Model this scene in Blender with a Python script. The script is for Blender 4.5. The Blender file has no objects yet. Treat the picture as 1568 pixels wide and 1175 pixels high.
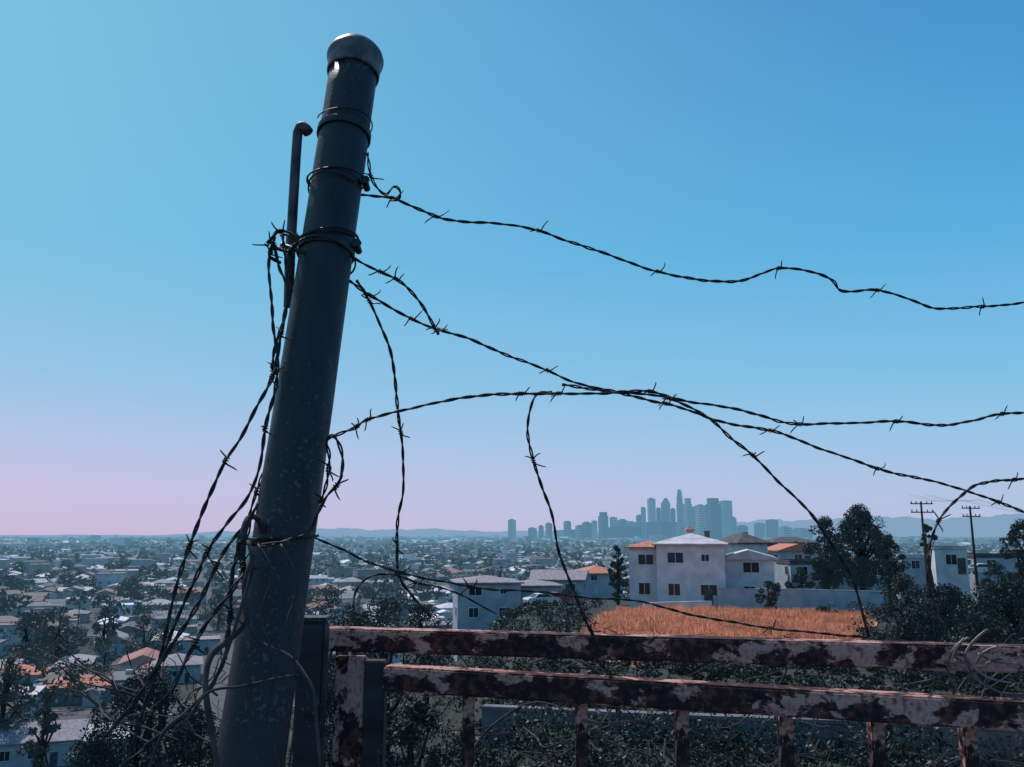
import bpy, bmesh, math, random
import numpy as np
from mathutils import Vector, Matrix
random.seed(7); RS=np.random.RandomState(11)
scene=bpy.context.scene
# ------------------------------------------------------------------ helpers: image pixels back-projected to world points at assumed depths
F=1305.0; PITCH=math.radians(10.1); EYE=Vector((0,0,32.0))
FW=Vector((0,math.cos(PITCH),math.sin(PITCH))); UP=Vector((0,-math.sin(PITCH),math.cos(PITCH))); RT=Vector((1,0,0))
def P(u,v,d): return EYE+d*(FW+RT*((u-784)/F)+UP*((587.5-v)/F))
def Hh(v,Y):
    return Y*math.tan(PITCH+math.atan((587.5-v)/F))
def Xx(u,v,Y):
    h=Hh(v,Y); return (u-784)/F*(Y*math.cos(PITCH)+h*math.sin(PITCH))
def W(u,v,Y): return Vector((Xx(u,v,Y),Y,32+Hh(v,Y)))
def s2l(c):
    return tuple((x/255/12.92 if x/255<=0.04045 else ((x/255+0.055)/1.055)**2.4) for x in c)
def hexl(h): return s2l((int(h[0:2],16),int(h[2:4],16),int(h[4:6],16)))
# ------------------------------------------------------------------ materials
HAZE_TINT=s2l((108,156,184)); HL=4100.0
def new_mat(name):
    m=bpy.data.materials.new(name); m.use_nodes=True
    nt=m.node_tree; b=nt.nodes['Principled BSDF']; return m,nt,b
def add_haze_tint(nt,b,L=HL,col=None):  # aerial haze painted into the material: emissive tint growing with distance, no real scattering
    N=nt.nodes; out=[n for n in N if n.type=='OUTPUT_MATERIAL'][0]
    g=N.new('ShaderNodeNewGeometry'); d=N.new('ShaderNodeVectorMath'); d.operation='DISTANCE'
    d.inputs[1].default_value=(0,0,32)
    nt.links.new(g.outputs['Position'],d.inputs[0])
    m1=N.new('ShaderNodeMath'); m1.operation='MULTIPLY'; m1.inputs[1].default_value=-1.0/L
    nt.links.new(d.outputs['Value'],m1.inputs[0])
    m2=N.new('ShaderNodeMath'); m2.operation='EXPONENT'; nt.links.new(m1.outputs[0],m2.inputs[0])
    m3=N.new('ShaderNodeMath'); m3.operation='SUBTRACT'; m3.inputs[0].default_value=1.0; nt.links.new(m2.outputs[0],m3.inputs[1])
    e=N.new('ShaderNodeEmission'); e.inputs[0].default_value=(*(col or HAZE_TINT),1)
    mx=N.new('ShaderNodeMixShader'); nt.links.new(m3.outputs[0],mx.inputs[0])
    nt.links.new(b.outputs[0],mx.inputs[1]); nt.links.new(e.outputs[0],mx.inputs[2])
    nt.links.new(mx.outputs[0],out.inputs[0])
def noise_node(nt,scale,detail=4,coord='Object'):
    tc=nt.nodes.new('ShaderNodeTexCoord'); n=nt.nodes.new('ShaderNodeTexNoise')
    n.inputs['Scale'].default_value=scale; n.inputs['Detail'].default_value=detail
    nt.links.new(tc.outputs[coord],n.inputs['Vector']); return n
def ramp(nt,src,stops):
    r=nt.nodes.new('ShaderNodeValToRGB'); e=r.color_ramp.elements
    while len(e)>1: e.remove(e[0])
    e[0].position=stops[0][0]; e[0].color=(*stops[0][1],1)
    for p,c in stops[1:]:
        k=e.new(p); k.color=(*c,1)
    nt.links.new(src,r.inputs[0]); return r
def bump(nt,b,src,strength,dist):
    bp=nt.nodes.new('ShaderNodeBump'); bp.inputs['Strength'].default_value=strength; bp.inputs['Distance'].default_value=dist
    nt.links.new(src,bp.inputs['Height']); nt.links.new(bp.outputs[0],b.inputs['Normal'])
def noisy(name,c1,c2,scale,rough=0.8,bmp=0.3,bd=0.02,metal=0.0,haze=False,lo=0.35,hi=0.65,spec=0.3):
    m,nt,b=new_mat(name); n=noise_node(nt,scale)
    r=ramp(nt,n.outputs['Fac'],[(lo,c1),(hi,c2)]); nt.links.new(r.outputs[0],b.inputs['Base Color'])
    b.inputs['Roughness'].default_value=rough; b.inputs['Metallic'].default_value=metal
    b.inputs['Specular IOR Level'].default_value=spec
    if bmp: bump(nt,b,n.outputs['Fac'],bmp,bd)
    if haze: add_haze_tint(nt,b)
    return m
def attr_mat(name,rough=0.85,haze=True,nscale=0.0,namp=0.35,spec=0.2,transl=0.0,hcol=None):
    m,nt,b=new_mat(name); a=nt.nodes.new('ShaderNodeAttribute'); a.attribute_name='Col'
    src=a.outputs['Color']
    if nscale:
        n=noise_node(nt,nscale,5)
        mr=nt.nodes.new('ShaderNodeMapRange'); mr.inputs[1].default_value=0.3; mr.inputs[2].default_value=0.7
        mr.inputs[3].default_value=1-namp; mr.inputs[4].default_value=1+namp; nt.links.new(n.outputs['Fac'],mr.inputs[0])
        vm=nt.nodes.new('ShaderNodeVectorMath'); vm.operation='SCALE'
        nt.links.new(src,vm.inputs[0]); nt.links.new(mr.outputs[0],vm.inputs['Scale']); src=vm.outputs[0]
    nt.links.new(src,b.inputs['Base Color']); b.inputs['Roughness'].default_value=rough
    b.inputs['Specular IOR Level'].default_value=spec
    sh=b
    if transl:
        t=nt.nodes.new('ShaderNodeBsdfTranslucent'); nt.links.new(src,t.inputs[0])
        mx=nt.nodes.new('ShaderNodeMixShader'); mx.inputs[0].default_value=transl
        nt.links.new(b.outputs[0],mx.inputs[1]); nt.links.new(t.outputs[0],mx.inputs[2]); sh=mx
        if not haze:
            out=[n for n in nt.nodes if n.type=='OUTPUT_MATERIAL'][0]; nt.links.new(mx.outputs[0],out.inputs[0])
    if haze: add_haze_tint(nt,sh,HL,hcol)
    return m
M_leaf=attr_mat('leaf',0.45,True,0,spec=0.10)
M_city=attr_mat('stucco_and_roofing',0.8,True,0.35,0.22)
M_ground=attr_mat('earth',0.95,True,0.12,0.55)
M_hill=attr_mat('haze_tinted_hillside',0.95,True,0.002,0.4,hcol=s2l((132,163,194)))  # hills get their own paler painted haze colour
M_grass=attr_mat('dry_grass_blades',0.8,False,0,transl=0.35)
M_bark=noisy('bark',(0.03,0.025,0.022),(0.07,0.055,0.045),4,0.9,0.5,0.03)
M_stucco=noisy('white_stucco',(0.44,0.42,0.46),(0.58,0.56,0.60),0.8,0.9,0.1,0.01)
M_stucco_b=noisy('bluish_stucco',(0.25,0.29,0.34),(0.35,0.39,0.44),0.8,0.9,0.1,0.01)
M_tile=noisy('terracotta_tile',(0.30,0.11,0.075),(0.50,0.21,0.15),3,0.85,0.5,0.05)
M_roofg=noisy('grey_shingle',(0.16,0.15,0.175),(0.27,0.25,0.28),2,0.9,0.4,0.03)
M_roofd=noisy('dark_shingle',(0.05,0.05,0.055),(0.10,0.095,0.10),2,0.9,0.4,0.03)
M_roofw=noisy('pale_roofing',(0.34,0.32,0.36),(0.52,0.49,0.53),0.7,0.8,0.1,0.01)
M_glass,_n,_b=new_mat('window_glass'); _b.inputs['Base Color'].default_value=(0.02,0.025,0.035,1); _b.inputs['Roughness'].default_value=0.12
M_trim=noisy('trim_paint',(0.5,0.5,0.5),(0.65,0.65,0.64),3,0.6,0)
M_conc=noisy('concrete',(0.09,0.09,0.11),(0.17,0.16,0.185),1.2,0.9,0.3,0.02)
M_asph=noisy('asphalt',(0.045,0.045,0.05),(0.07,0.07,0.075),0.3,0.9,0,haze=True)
def post_mat():
    m,nt,b=new_mat('weathered_painted_steel')
    tc=nt.nodes.new('ShaderNodeTexCoord'); mp=nt.nodes.new('ShaderNodeMapping'); mp.inputs['Scale'].default_value=(1,1,.16); nt.links.new(tc.outputs['Object'],mp.inputs[0])
    n=nt.nodes.new('ShaderNodeTexNoise'); n.inputs['Scale'].default_value=30; n.inputs['Detail'].default_value=8; n.inputs['Roughness'].default_value=.62; nt.links.new(mp.outputs[0],n.inputs['Vector'])
    n2=noise_node(nt,150,4); n3=noise_node(nt,5,3)
    base=ramp(nt,n.outputs['Fac'],[(.30,(.006,.008,.013)),(.45,(.013,.017,.026)),(.6,(.020,.024,.034)),(.74,(.042,.042,.052))])
    am=nt.nodes.new('ShaderNodeMath'); am.operation='MULTIPLY_ADD'; am.inputs[1].default_value=.9; nt.links.new(n3.outputs['Fac'],am.inputs[0]); nt.links.new(n2.outputs['Fac'],am.inputs[2])
    f=ramp(nt,am.outputs[0],[(1.0-.0,(0,0,0)),(1.0,(0,0,0))])
    f.color_ramp.elements[0].position=.0
    sc2=nt.nodes.new('ShaderNodeMapRange'); sc2.inputs[1].default_value=1.13; sc2.inputs[2].default_value=1.2; sc2.inputs[3].default_value=0; sc2.inputs[4].default_value=.8; nt.links.new(am.outputs[0],sc2.inputs[0])
    nt.nodes.remove(f)
    mx=nt.nodes.new('ShaderNodeMix'); mx.data_type='RGBA'; nt.links.new(sc2.outputs[0],mx.inputs[0]); nt.links.new(base.outputs[0],mx.inputs[6]); mx.inputs[7].default_value=(.10,.075,.075,1)
    nt.links.new(mx.outputs[2],b.inputs['Base Color'])
    rr_=ramp(nt,n.outputs['Fac'],[(.35,(.40,)*3),(.65,(.68,)*3)]); nt.links.new(rr_.outputs[0],b.inputs['Roughness'])
    b.inputs['Specular IOR Level'].default_value=.33
    ad=nt.nodes.new('ShaderNodeMath'); ad.operation='MULTIPLY_ADD'; ad.inputs[1].default_value=2; nt.links.new(n.outputs['Fac'],ad.inputs[0]); nt.links.new(n2.outputs['Fac'],ad.inputs[2])
    bump(nt,b,ad.outputs[0],.35,.0015); return m
M_post=post_mat()
M_pipe=noisy('galvanised_pipe',(0.025,0.025,0.035),(0.10,0.085,0.10),24,0.5,0.4,0.002,0.1)
M_wire=noisy('barbed_steel',(0.008,0.010,0.014),(0.034,0.024,0.025),60,0.6,0.3,0.0005,0.1)
M_vine=noisy('dry_vine',(0.025,0.019,0.023),(0.09,0.06,0.062),25,0.9,0.4,0.001)
M_wood=noisy('pole_wood',(0.03,0.025,0.025),(0.06,0.05,0.045),3,0.9,0)
def rust_mat():
    m,nt,b=new_mat('rusted_paint')
    tc=nt.nodes.new('ShaderNodeTexCoord'); mp=nt.nodes.new('ShaderNodeMapping'); mp.inputs['Scale'].default_value=(.6,1,1); nt.links.new(tc.outputs['Object'],mp.inputs[0])
    n=nt.nodes.new('ShaderNodeTexNoise'); n.inputs['Scale'].default_value=26; n.inputs['Detail'].default_value=9; n.inputs['Roughness'].default_value=0.68; n.inputs['Distortion'].default_value=.3
    nt.links.new(mp.outputs[0],n.inputs['Vector'])
    n2=noise_node(nt,80,5); n3=noise_node(nt,4.3,2)
    r1=ramp(nt,n2.outputs['Fac'],[(0.3,(0.014,0.010,0.014)),(0.5,(0.030,0.015,0.018)),(0.64,(0.11,0.042,0.034))])
    r2=ramp(nt,n2.outputs['Fac'],[(0.3,(0.20,0.075,0.06)),(0.42,(0.38,0.18,0.155)),(0.55,(0.45,0.27,0.25)),(0.68,(0.24,0.08,0.055))])
    am=nt.nodes.new('ShaderNodeMath'); am.operation='MULTIPLY_ADD'; am.inputs[1].default_value=.4; nt.links.new(n3.outputs['Fac'],am.inputs[0]); nt.links.new(n.outputs['Fac'],am.inputs[2])
    f=ramp(nt,am.outputs[0],[(0.725,(0,0,0)),(0.755,(1,1,1))])
    mx=nt.nodes.new('ShaderNodeMix'); mx.data_type='RGBA'
    nt.links.new(f.outputs[0],mx.inputs[0]); nt.links.new(r1.outputs[0],mx.inputs[6]); nt.links.new(r2.outputs[0],mx.inputs[7])
    nt.links.new(mx.outputs[2],b.inputs['Base Color']); b.inputs['Roughness'].default_value=0.8; b.inputs['Specular IOR Level'].default_value=.2
    ad=nt.nodes.new('ShaderNodeMath'); ad.operation='MULTIPLY_ADD'; ad.inputs[1].default_value=-0.5
    nt.links.new(f.outputs[0],ad.inputs[0]); nt.links.new(n2.outputs['Fac'],ad.inputs[2])
    bump(nt,b,ad.outputs[0],0.7,0.003); return m
M_rust=rust_mat()
# ------------------------------------------------------------------ mesh helpers
def link(ob,parent=None):
    scene.collection.objects.link(ob)
    if parent: ob.parent=parent
    return ob
def empty(name,loc=(0,0,0),rot=0):
    e=bpy.data.objects.new(name,None); e.location=loc; e.rotation_euler=(0,0,rot); e.empty_display_size=0.2
    return link(e)
class MB:
    def __init__(s): s.v=[]; s.f=[]; s.c=[]; s.m=[]
    def add(s,vs,fs,col=(0.5,0.5,0.5),mi=0):
        o=len(s.v); s.v.extend(vs)
        for f in fs: s.f.append(tuple(i+o for i in f)); s.c.append(col); s.m.append(mi)
    def build(s,name,mats,parent=None,smooth=False):
        me=bpy.data.meshes.new(name); me.from_pydata([tuple(v) for v in s.v],[],s.f)
        if not isinstance(mats,(list,tuple)): mats=[mats]
        for m in mats: me.materials.append(m)
        me.polygons.foreach_set('material_index',s.m)
        a=me.attributes.new('Col','FLOAT_COLOR','FACE')
        c=np.ones((len(s.f),4),np.float32); c[:,:3]=np.array(s.c).reshape(-1,3); a.data.foreach_set('color',c.ravel())
        if smooth: me.polygons.foreach_set('use_smooth',[True]*len(s.f))
        me.update(); return link(bpy.data.objects.new(name,me),parent)
def quads_np(name,V,C,mat,parent=None,k=4):
    n=len(V)//k; me=bpy.data.meshes.new(name)
    me.vertices.add(n*k); me.vertices.foreach_set('co',V.astype(np.float32).ravel())
    me.loops.add(n*k); me.loops.foreach_set('vertex_index',np.arange(n*k,dtype=np.int32))
    me.polygons.add(n); me.polygons.foreach_set('loop_start',np.arange(0,n*k,k,dtype=np.int32))
    me.polygons.foreach_set('loop_total',np.full(n,k,dtype=np.int32))
    me.materials.append(mat)
    a=me.attributes.new('Col','FLOAT_COLOR','FACE'); c=np.ones((n,4),np.float32); c[:,:3]=C; a.data.foreach_set('color',c.ravel())
    me.update(); me.validate(); return link(bpy.data.objects.new(name,me),parent)
def tube(mb,pts,rad,sides=6,mi=0,col=(0.1,0.1,0.1)):
    p=np.array([tuple(q) for q in pts],float); n=len(p)
    r=np.full(n,rad) if np.isscalar(rad) else np.array(rad,float)
    t=np.gradient(p,axis=0); t/=np.linalg.norm(t,axis=1)[:,None]+1e-12
    a=np.array([0.,0,1]) if abs(t[0][2])<0.9 else np.array([1.,0,0])
    u=np.cross(t[0],a); u/=np.linalg.norm(u); vs=[]
    for i in range(n):
        u=u-t[i]*np.dot(u,t[i]); u/=np.linalg.norm(u)+1e-12; w=np.cross(t[i],u)
        for k in range(sides):
            an=2*math.pi*k/sides; vs.append(tuple(p[i]+r[i]*(math.cos(an)*u+math.sin(an)*w)))
    fs=[]
    for i in range(n-1):
        for k in range(sides):
            k2=(k+1)%sides; fs.append((i*sides+k,i*sides+k2,(i+1)*sides+k2,(i+1)*sides+k))
    fs.append(tuple(range(sides))[::-1]); fs.append(tuple((n-1)*sides+k for k in range(sides)))
    mb.add(vs,fs,col,mi)
def spline(pts,step):
    p=np.array([tuple(q) for q in pts],float); p=np.vstack([2*p[0]-p[1],p,2*p[-1]-p[-2]]); out=[]
    for i in range(1,len(p)-2):
        L=np.linalg.norm(p[i+1]-p[i]); n=max(2,int(L/step))
        for k in range(n):
            t=k/n; out.append(0.5*((2*p[i])+(-p[i-1]+p[i+1])*t+(2*p[i-1]-5*p[i]+4*p[i+1]-p[i+2])*t*t+(-p[i-1]+3*p[i]-3*p[i+1]+p[i+2])*t**3))
    out.append(p[-2]); return np.array(out)
def boxv(x0,x1,y0,y1,z0,z1):
    return [(x0,y0,z0),(x1,y0,z0),(x1,y1,z0),(x0,y1,z0),(x0,y0,z1),(x1,y0,z1),(x1,y1,z1),(x0,y1,z1)]
BF=[(0,3,2,1),(4,5,6,7),(0,1,5,4),(1,2,6,5),(2,3,7,6),(3,0,4,7)]
def beam(name,A,B,w,h,mat,parent,bev=0.003,seg=1):
    A=Vector(A);B=Vector(B); d=(B-A); L=d.length; x=d.normalized()
    y=Vector((0,0,1)).cross(x)
    if y.length<0.3: y=Vector((0,1,0))
    y=(y-x*y.dot(x)).normalized(); z=x.cross(y)
    me=bpy.data.meshes.new(name); bm=bmesh.new(); bmesh.ops.create_cube(bm,size=1)
    for v in bm.verts: v.co=Vector((v.co.x*L,v.co.y*w,v.co.z*h))
    bmesh.ops.bevel(bm,geom=bm.edges[:],offset=bev,segments=2,affect='EDGES')
    bm.to_mesh(me); bm.free(); me.materials.append(mat)
    ob=link(bpy.data.objects.new(name,me))
    M=Matrix((x,y,z)).transposed().to_4x4(); M.translation=(A+B)/2
    ob.matrix_world=M
    if parent: ob.parent=parent
    return ob
# ------------------------------------------------------------------ terrain
RP=([0,3,10,20,30,50,70,80,90,97,130,180,260,340,1e6],[-1.6,-1.9,-4,-5.3,-6.0,-6.9,-6.9,-7.15,-7.5,-8.0,-9.4,-14,-25,-32,-32])
LP=([0,3,10,30,60,110,150,1e6],[-1.6,-2.2,-5.5,-15,-24,-31,-32,-32])
def height(x,y):
    x=np.asarray(x,float); y=np.asarray(y,float); d=np.hypot(x,y); az=np.degrees(np.arctan2(x,np.abs(y)+1e-6))
    t=np.clip((az+12)/14,0,1); t=t*t*(3-2*t)
    h=np.interp(d,*RP)*t+np.interp(d,*LP)*(1-t)
    near=np.exp(-((d-60)/60)**2)*np.clip(d/15,0,1)
    h=h+near*(0.25*np.sin(x*0.31+1)*np.cos(y*0.23)+0.12*np.sin(x*0.8+y*0.5))
    return 32+h
def hz(x,y): return float(height(x,y))
az=np.concatenate([np.arange(-50,50,0.5),np.arange(50,310,5)]); nr=190
rr=np.concatenate([[0.3],np.geomspace(1,400,nr-40),np.geomspace(430,30000,39)])
A,R=np.meshgrid(np.radians(az),rr); X=R*np.sin(A); Y=R*np.cos(A); Z=height(X,Y)
na=len(az); V=np.stack([X,Y,Z],-1).reshape(-1,3)
i,j=np.meshgrid(np.arange(nr-1),np.arange(na),indexing='ij'); j2=(j+1)%na
Fc=np.stack([i*na+j,(i+1)*na+j,(i+1)*na+j2,i*na+j2],-1).reshape(-1,4)
cx,cy=V[Fc].mean(1)[:,0],V[Fc].mean(1)[:,1]; cd=np.hypot(cx,cy)
def golden(x,y):
    u=784+F*x/(np.maximum(y,1)*0.985-1.4); wob=6*np.sin(x*0.5)+4*np.sin(x*1.3+2)
    left=875+np.clip((y-58)/30,0,1)*75
    return (y>49+wob*0.3)&(y<92)&(u>left+wob)&(u<1330+wob)
g=golden(cx,cy)
C=np.tile(np.array([0.05,0.05,0.052]),(len(cx),1))
C[cd<330]=[0.028,0.031,0.026]; C[g]=[0.46,0.22,0.14]
uu=784+F*cx/(np.maximum(cy,1)); C[(cy>14)&(cy<40)&(uu>1430)&(cx>0)&(np.sin(cx*1.1)+np.cos(cy*.5)>-0.6)]=[0.24,0.10,0.065]
me=bpy.data.meshes.new('ground'); me.from_pydata(V.tolist(),[],Fc.tolist()); me.materials.append(M_ground)
a=me.attributes.new('Col','FLOAT_COLOR','FACE'); c4=np.ones((len(Fc),4),np.float32); c4[:,:3]=C; a.data.foreach_set('color',c4.ravel())
me.polygons.foreach_set('use_smooth',[True]*len(Fc)); link(bpy.data.objects.new('ground',me))
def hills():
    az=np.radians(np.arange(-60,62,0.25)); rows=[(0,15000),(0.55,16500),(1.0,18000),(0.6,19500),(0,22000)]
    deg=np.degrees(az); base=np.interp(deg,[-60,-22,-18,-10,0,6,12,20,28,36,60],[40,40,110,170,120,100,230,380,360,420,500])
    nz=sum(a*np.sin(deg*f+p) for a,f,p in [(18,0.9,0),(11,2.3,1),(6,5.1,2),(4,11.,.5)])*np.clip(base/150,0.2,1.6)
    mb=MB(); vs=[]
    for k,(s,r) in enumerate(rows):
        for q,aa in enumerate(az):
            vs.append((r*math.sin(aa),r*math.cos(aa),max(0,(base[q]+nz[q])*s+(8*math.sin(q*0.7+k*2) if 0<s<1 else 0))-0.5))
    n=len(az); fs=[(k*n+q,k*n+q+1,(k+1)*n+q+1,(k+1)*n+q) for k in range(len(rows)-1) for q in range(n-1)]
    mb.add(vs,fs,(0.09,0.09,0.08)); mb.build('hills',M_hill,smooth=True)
hills()
# ------------------------------------------------------------------ buildings
WALLC=[(0.46,0.45,0.47),(0.38,0.36,0.35),(0.54,0.53,0.56),(0.32,0.31,0.31),(0.26,0.29,0.33),(0.34,0.27,0.25),(0.18,0.17,0.18),(0.22,0.20,0.20)]
ROOFC=[(0.17,0.165,0.18),(0.09,0.085,0.10),(0.24,0.23,0.25),(0.42,0.41,0.45),(0.32,0.30,0.33),(0.16,0.12,0.12),(0.06,0.055,0.065),(0.24,0.12,0.10),(0.12,0.12,0.13),(0.58,0.56,0.62),(0.10,0.10,0.11),(0.20,0.15,0.14),(0.28,0.27,0.30),(0.62,0.60,0.64)]
def xf(vs,x,y,z,rot):
    c,s=math.cos(rot),math.sin(rot); return [(x+a*c-b*s,y+a*s+b*c,z+h) for a,b,h in vs]
def roof_geo(kind,w,d,h,ov=0.5,pitch=0.35):
    X=w/2+ov;Y=d/2+ov; t=0.18; 
    if kind=='flat':
        p=0.35; vs=boxv(-w/2,w/2,-d/2,d/2,h+0.003,h+0.12); fs=[(4,5,6,7)]
        out=[(vs,fs)]
        for (a,b,c,e) in [(-w/2-.1,w/2+.1,-d/2-.1,-d/2+.12),(-w/2-.1,w/2+.1,d/2-.12,d/2+.1),(-w/2-.1,-w/2+.12,-d/2+.12,d/2-.12),(w/2-.12,w/2+.1,-d/2+.12,d/2-.12)]:
            out.append((boxv(a,b,c,e,h-0.15,h+p),BF))
        return out
    swap=d>w
    if swap: X,Y=Y,X
    rise=Y*pitch; inset=Y if kind=='hip' else 0
    vs=[(-X,-Y,h-t),(X,-Y,h-t),(X,Y,h-t),(-X,Y,h-t),(-X,-Y,h),(X,-Y,h),(X,Y,h),(-X,Y,h),(-X+inset,0,h+rise),(X-inset,0,h+rise)]
    if swap: vs=[(-b,a,c) for a,b,c in vs]
    fs=[(0,3,2,1),(0,1,5,4),(1,2,6,5),(2,3,7,6),(3,0,4,7),(4,5,9,8),(6,7,8,9),(5,6,9),(7,4,8)]
    return [(vs,fs)]
def windows_geo(w,d,h,st,z0=0,sp=3.2):
    fr=[];gl=[]
    for side in range(4):
        L=w if side%2==0 else d; D=d/2 if side%2==0 else w/2; n=max(1,int(L/sp))
        for s in range(st):
            fh=h/st
            for k in range(n):
                if (k*7+side*3+s*5)%5==4: continue
                c=-L/2+(k+0.5)*L/n+0.25*math.sin(k*3+side+s*2); ww=[0.62,0.85,0.4][(k+side+s)%3]; hh=min([1.25,1.1,.7][(k+side+s)%3],fh*0.42); z=z0+s*fh+fh*0.38+(1.2-hh)*.5
                f=boxv(c-ww-.08,c+ww+.08,-D-0.05,-D+0.02,z-.08,z+hh+.08); q=boxv(c-ww,c-0.03,-D-0.063,-D,z,z+hh); q2=boxv(c+0.03,c+ww,-D-0.063,-D,z,z+hh)
                ro=side*math.pi/2
                fr.append(xf(f,0,0,0,ro)); gl.append(xf(q,0,0,0,ro)); gl.append(xf(q2,0,0,0,ro))
    return fr,gl
def house(name,x,y,z,rot,w,d,h,kind,wallm,roofm,st=1,found=3,pitch=0.35,extra=None):
    e=empty(name,(x,y,z),rot)
    blocks=[(0,0,w,d,h,kind,roofm,st)]+(extra or [])
    for bi,(bx,by,bw,bd,bh,bk,br,bs) in enumerate(blocks):
        sfx='' if bi==0 else '_wing'
        mb=MB(); mb.add(xf(boxv(-bw/2,bw/2,-bd/2,bd/2,-found,bh-0.001),bx,by,0,0),BF)
        if bk=='gable':
            if bd>bw: q=[(-bw/2,-bd/2+.01,bh),(bw/2,-bd/2+.01,bh),(0,-bd/2+.01,bh+bw/2*pitch)]; q2=[(a,-b,c) for a,b,c in q]
            else: q=[(-bw/2+.01,-bd/2,bh),(-bw/2+.01,bd/2,bh),(-bw/2+.01,0,bh+bd/2*pitch)]; q2=[(-a,b,c) for a,b,c in q]
            mb.add(xf(q,bx,by,0,0),[(0,1,2)]); mb.add(xf(q2,bx,by,0,0),[(0,1,2)])
        mb.build('walls'+sfx,wallm,e)
        mb=MB()
        for vs,fs in roof_geo(bk,bw,bd,bh,0.45,pitch): mb.add(xf(vs,bx,by,0,0),fs)
        mb.build('roof'+sfx,br,e)
        fr,gl=windows_geo(bw,bd,bh,bs); mb=MB(); mg=MB()
        for f in fr: mb.add(xf(f,bx,by,0,0),BF)
        for q in gl: mg.add(xf(q,bx,by,0,0),BF)
        mb.build('window_frames'+sfx,M_trim,e); mg.build('window_glass'+sfx,M_glass,e)
    mb=MB(); mb.add(boxv(w*0.18,w*0.18+0.95,-d/2-0.07,-d/2,0,2.05),BF); mb.build('door',M_roofd,e)
    if kind!='flat':
        mb=MB(); mb.add(boxv(w*0.2,w*0.2+0.6,0.6,1.2,h,h+1.3),BF); mb.add(boxv(w*0.2-.06,w*0.2+0.66,0.54,1.26,h+1.3,h+1.42),BF); mb.build('chimney',M_conc,e)
    return e
Yh=96; zb=32+Hh(931,Yh)
hx=Xx(1077,931,Yh)
house('stucco_house',hx,Yh+5,zb,math.radians(-14),7.4,10,6.9,'hip',M_stucco,M_roofw,2,4,0.28,
   extra=[(-5.3,0.6,3.4,7,6.5,'hip',M_tile,2),(6.3,2.8,5.4,9,5.3,'gable',M_roofw,2)])
mb=MB(); e=empty('roof_vent_cupola',(hx-.3,Yh+4.5,zb+7.9)); mb.add(boxv(-.35,.35,-.35,.35,0,.55),BF); mb.build('box',M_stucco,e); mb=MB()
for vs,fs in roof_geo('hip',.7,.7,.55,.15,.9): mb.add(vs,fs)
mb.build('roof',M_tile,e)
house('cottage_house',Xx(1143,880,122),124,32+Hh(880,122),.3,4.6,6,4.4,'hip',M_stucco,M_roofd,1,3,.5)
Yb=118; house('flat_roof_house',Xx(742,950,Yb),Yb+5,32+Hh(958,Yb),math.radians(8),8.6,9,5.6,'hip',M_stucco_b,M_roofg,2,5,0.16,
   extra=[(7.5,4,6.5,8,4.9,'hip',M_roofg,1)])
for (u,v,Yv,ro,w,d,h,k,wm,rm,st) in [
  (1222,872,140,5,6,7,3.0,'gable',M_stucco_b,M_tile,1),
  (1190,862,165,5,9,7,3.2,'flat',M_stucco,M_roofd,1),
  (1290,893,118,-4,13,8,2.6,'flat',M_stucco_b,M_roofd,1),
  (1418,882,128,8,8.5,8,2.7,'flat',M_stucco_b,M_roofw,1),
  (1478,880,112,-20,3.8,6,3.3,'flat',M_stucco,M_roofw,1),
  (915,897,170,15,8,9,2.4,'hip',M_stucco_b,M_tile,1),
  (860,915,150,-10,9,9,3.0,'gable',M_stucco_b,M_roofg,1),
  (1545,880,130,-5,9,9,2.6,'flat',M_stucco_b,M_roofd,1),
  (1215,850,240,10,14,9,3.4,'hip',M_stucco_b,M_roofd,1)]:
    x=Xx(u,v,Yv); house('hillside_house',x,Yv+4,32+Hh(v,Yv),math.radians(ro),w,d,h,k,wm,rm,st,6,0.3)
for (u,v,ro,w,d,h,k,wm,rm) in [
  (118,1072,20,12,9,3.2,'hip',M_stucco_b,M_tile),(15,1090,20,10,12,3.4,'flat',M_stucco,M_roofw),
  (62,1165,18,11,10,3.6,'gable',M_stucco_b,M_roofg),(150,1160,22,9,8,3.2,'gable',M_stucco_b,M_roofw),
  (25,1052,20,11,9,3.0,'hip',M_stucco_b,M_tile),
  (-60,1150,20,12,10,6,'hip',M_stucco_b,M_roofd),(270,1040,20,10,12,3.8,'hip',M_stucco_b,M_roofg),
  (300,1000,20,12,11,3.8,'flat',M_stucco_b,M_roofg),
  (520,985,20,12,11,3.8,'hip',M_stucco_b,M_roofd)]:
    Yv=32/ -math.tan(PITCH+math.atan((587.5-v)/F)); x=Xx(u,v,Yv)
    house('bungalow_house',x,Yv,hz(x,Yv),math.radians(ro),w,d,h,k,wm,rm,1,3,0.32)
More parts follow.
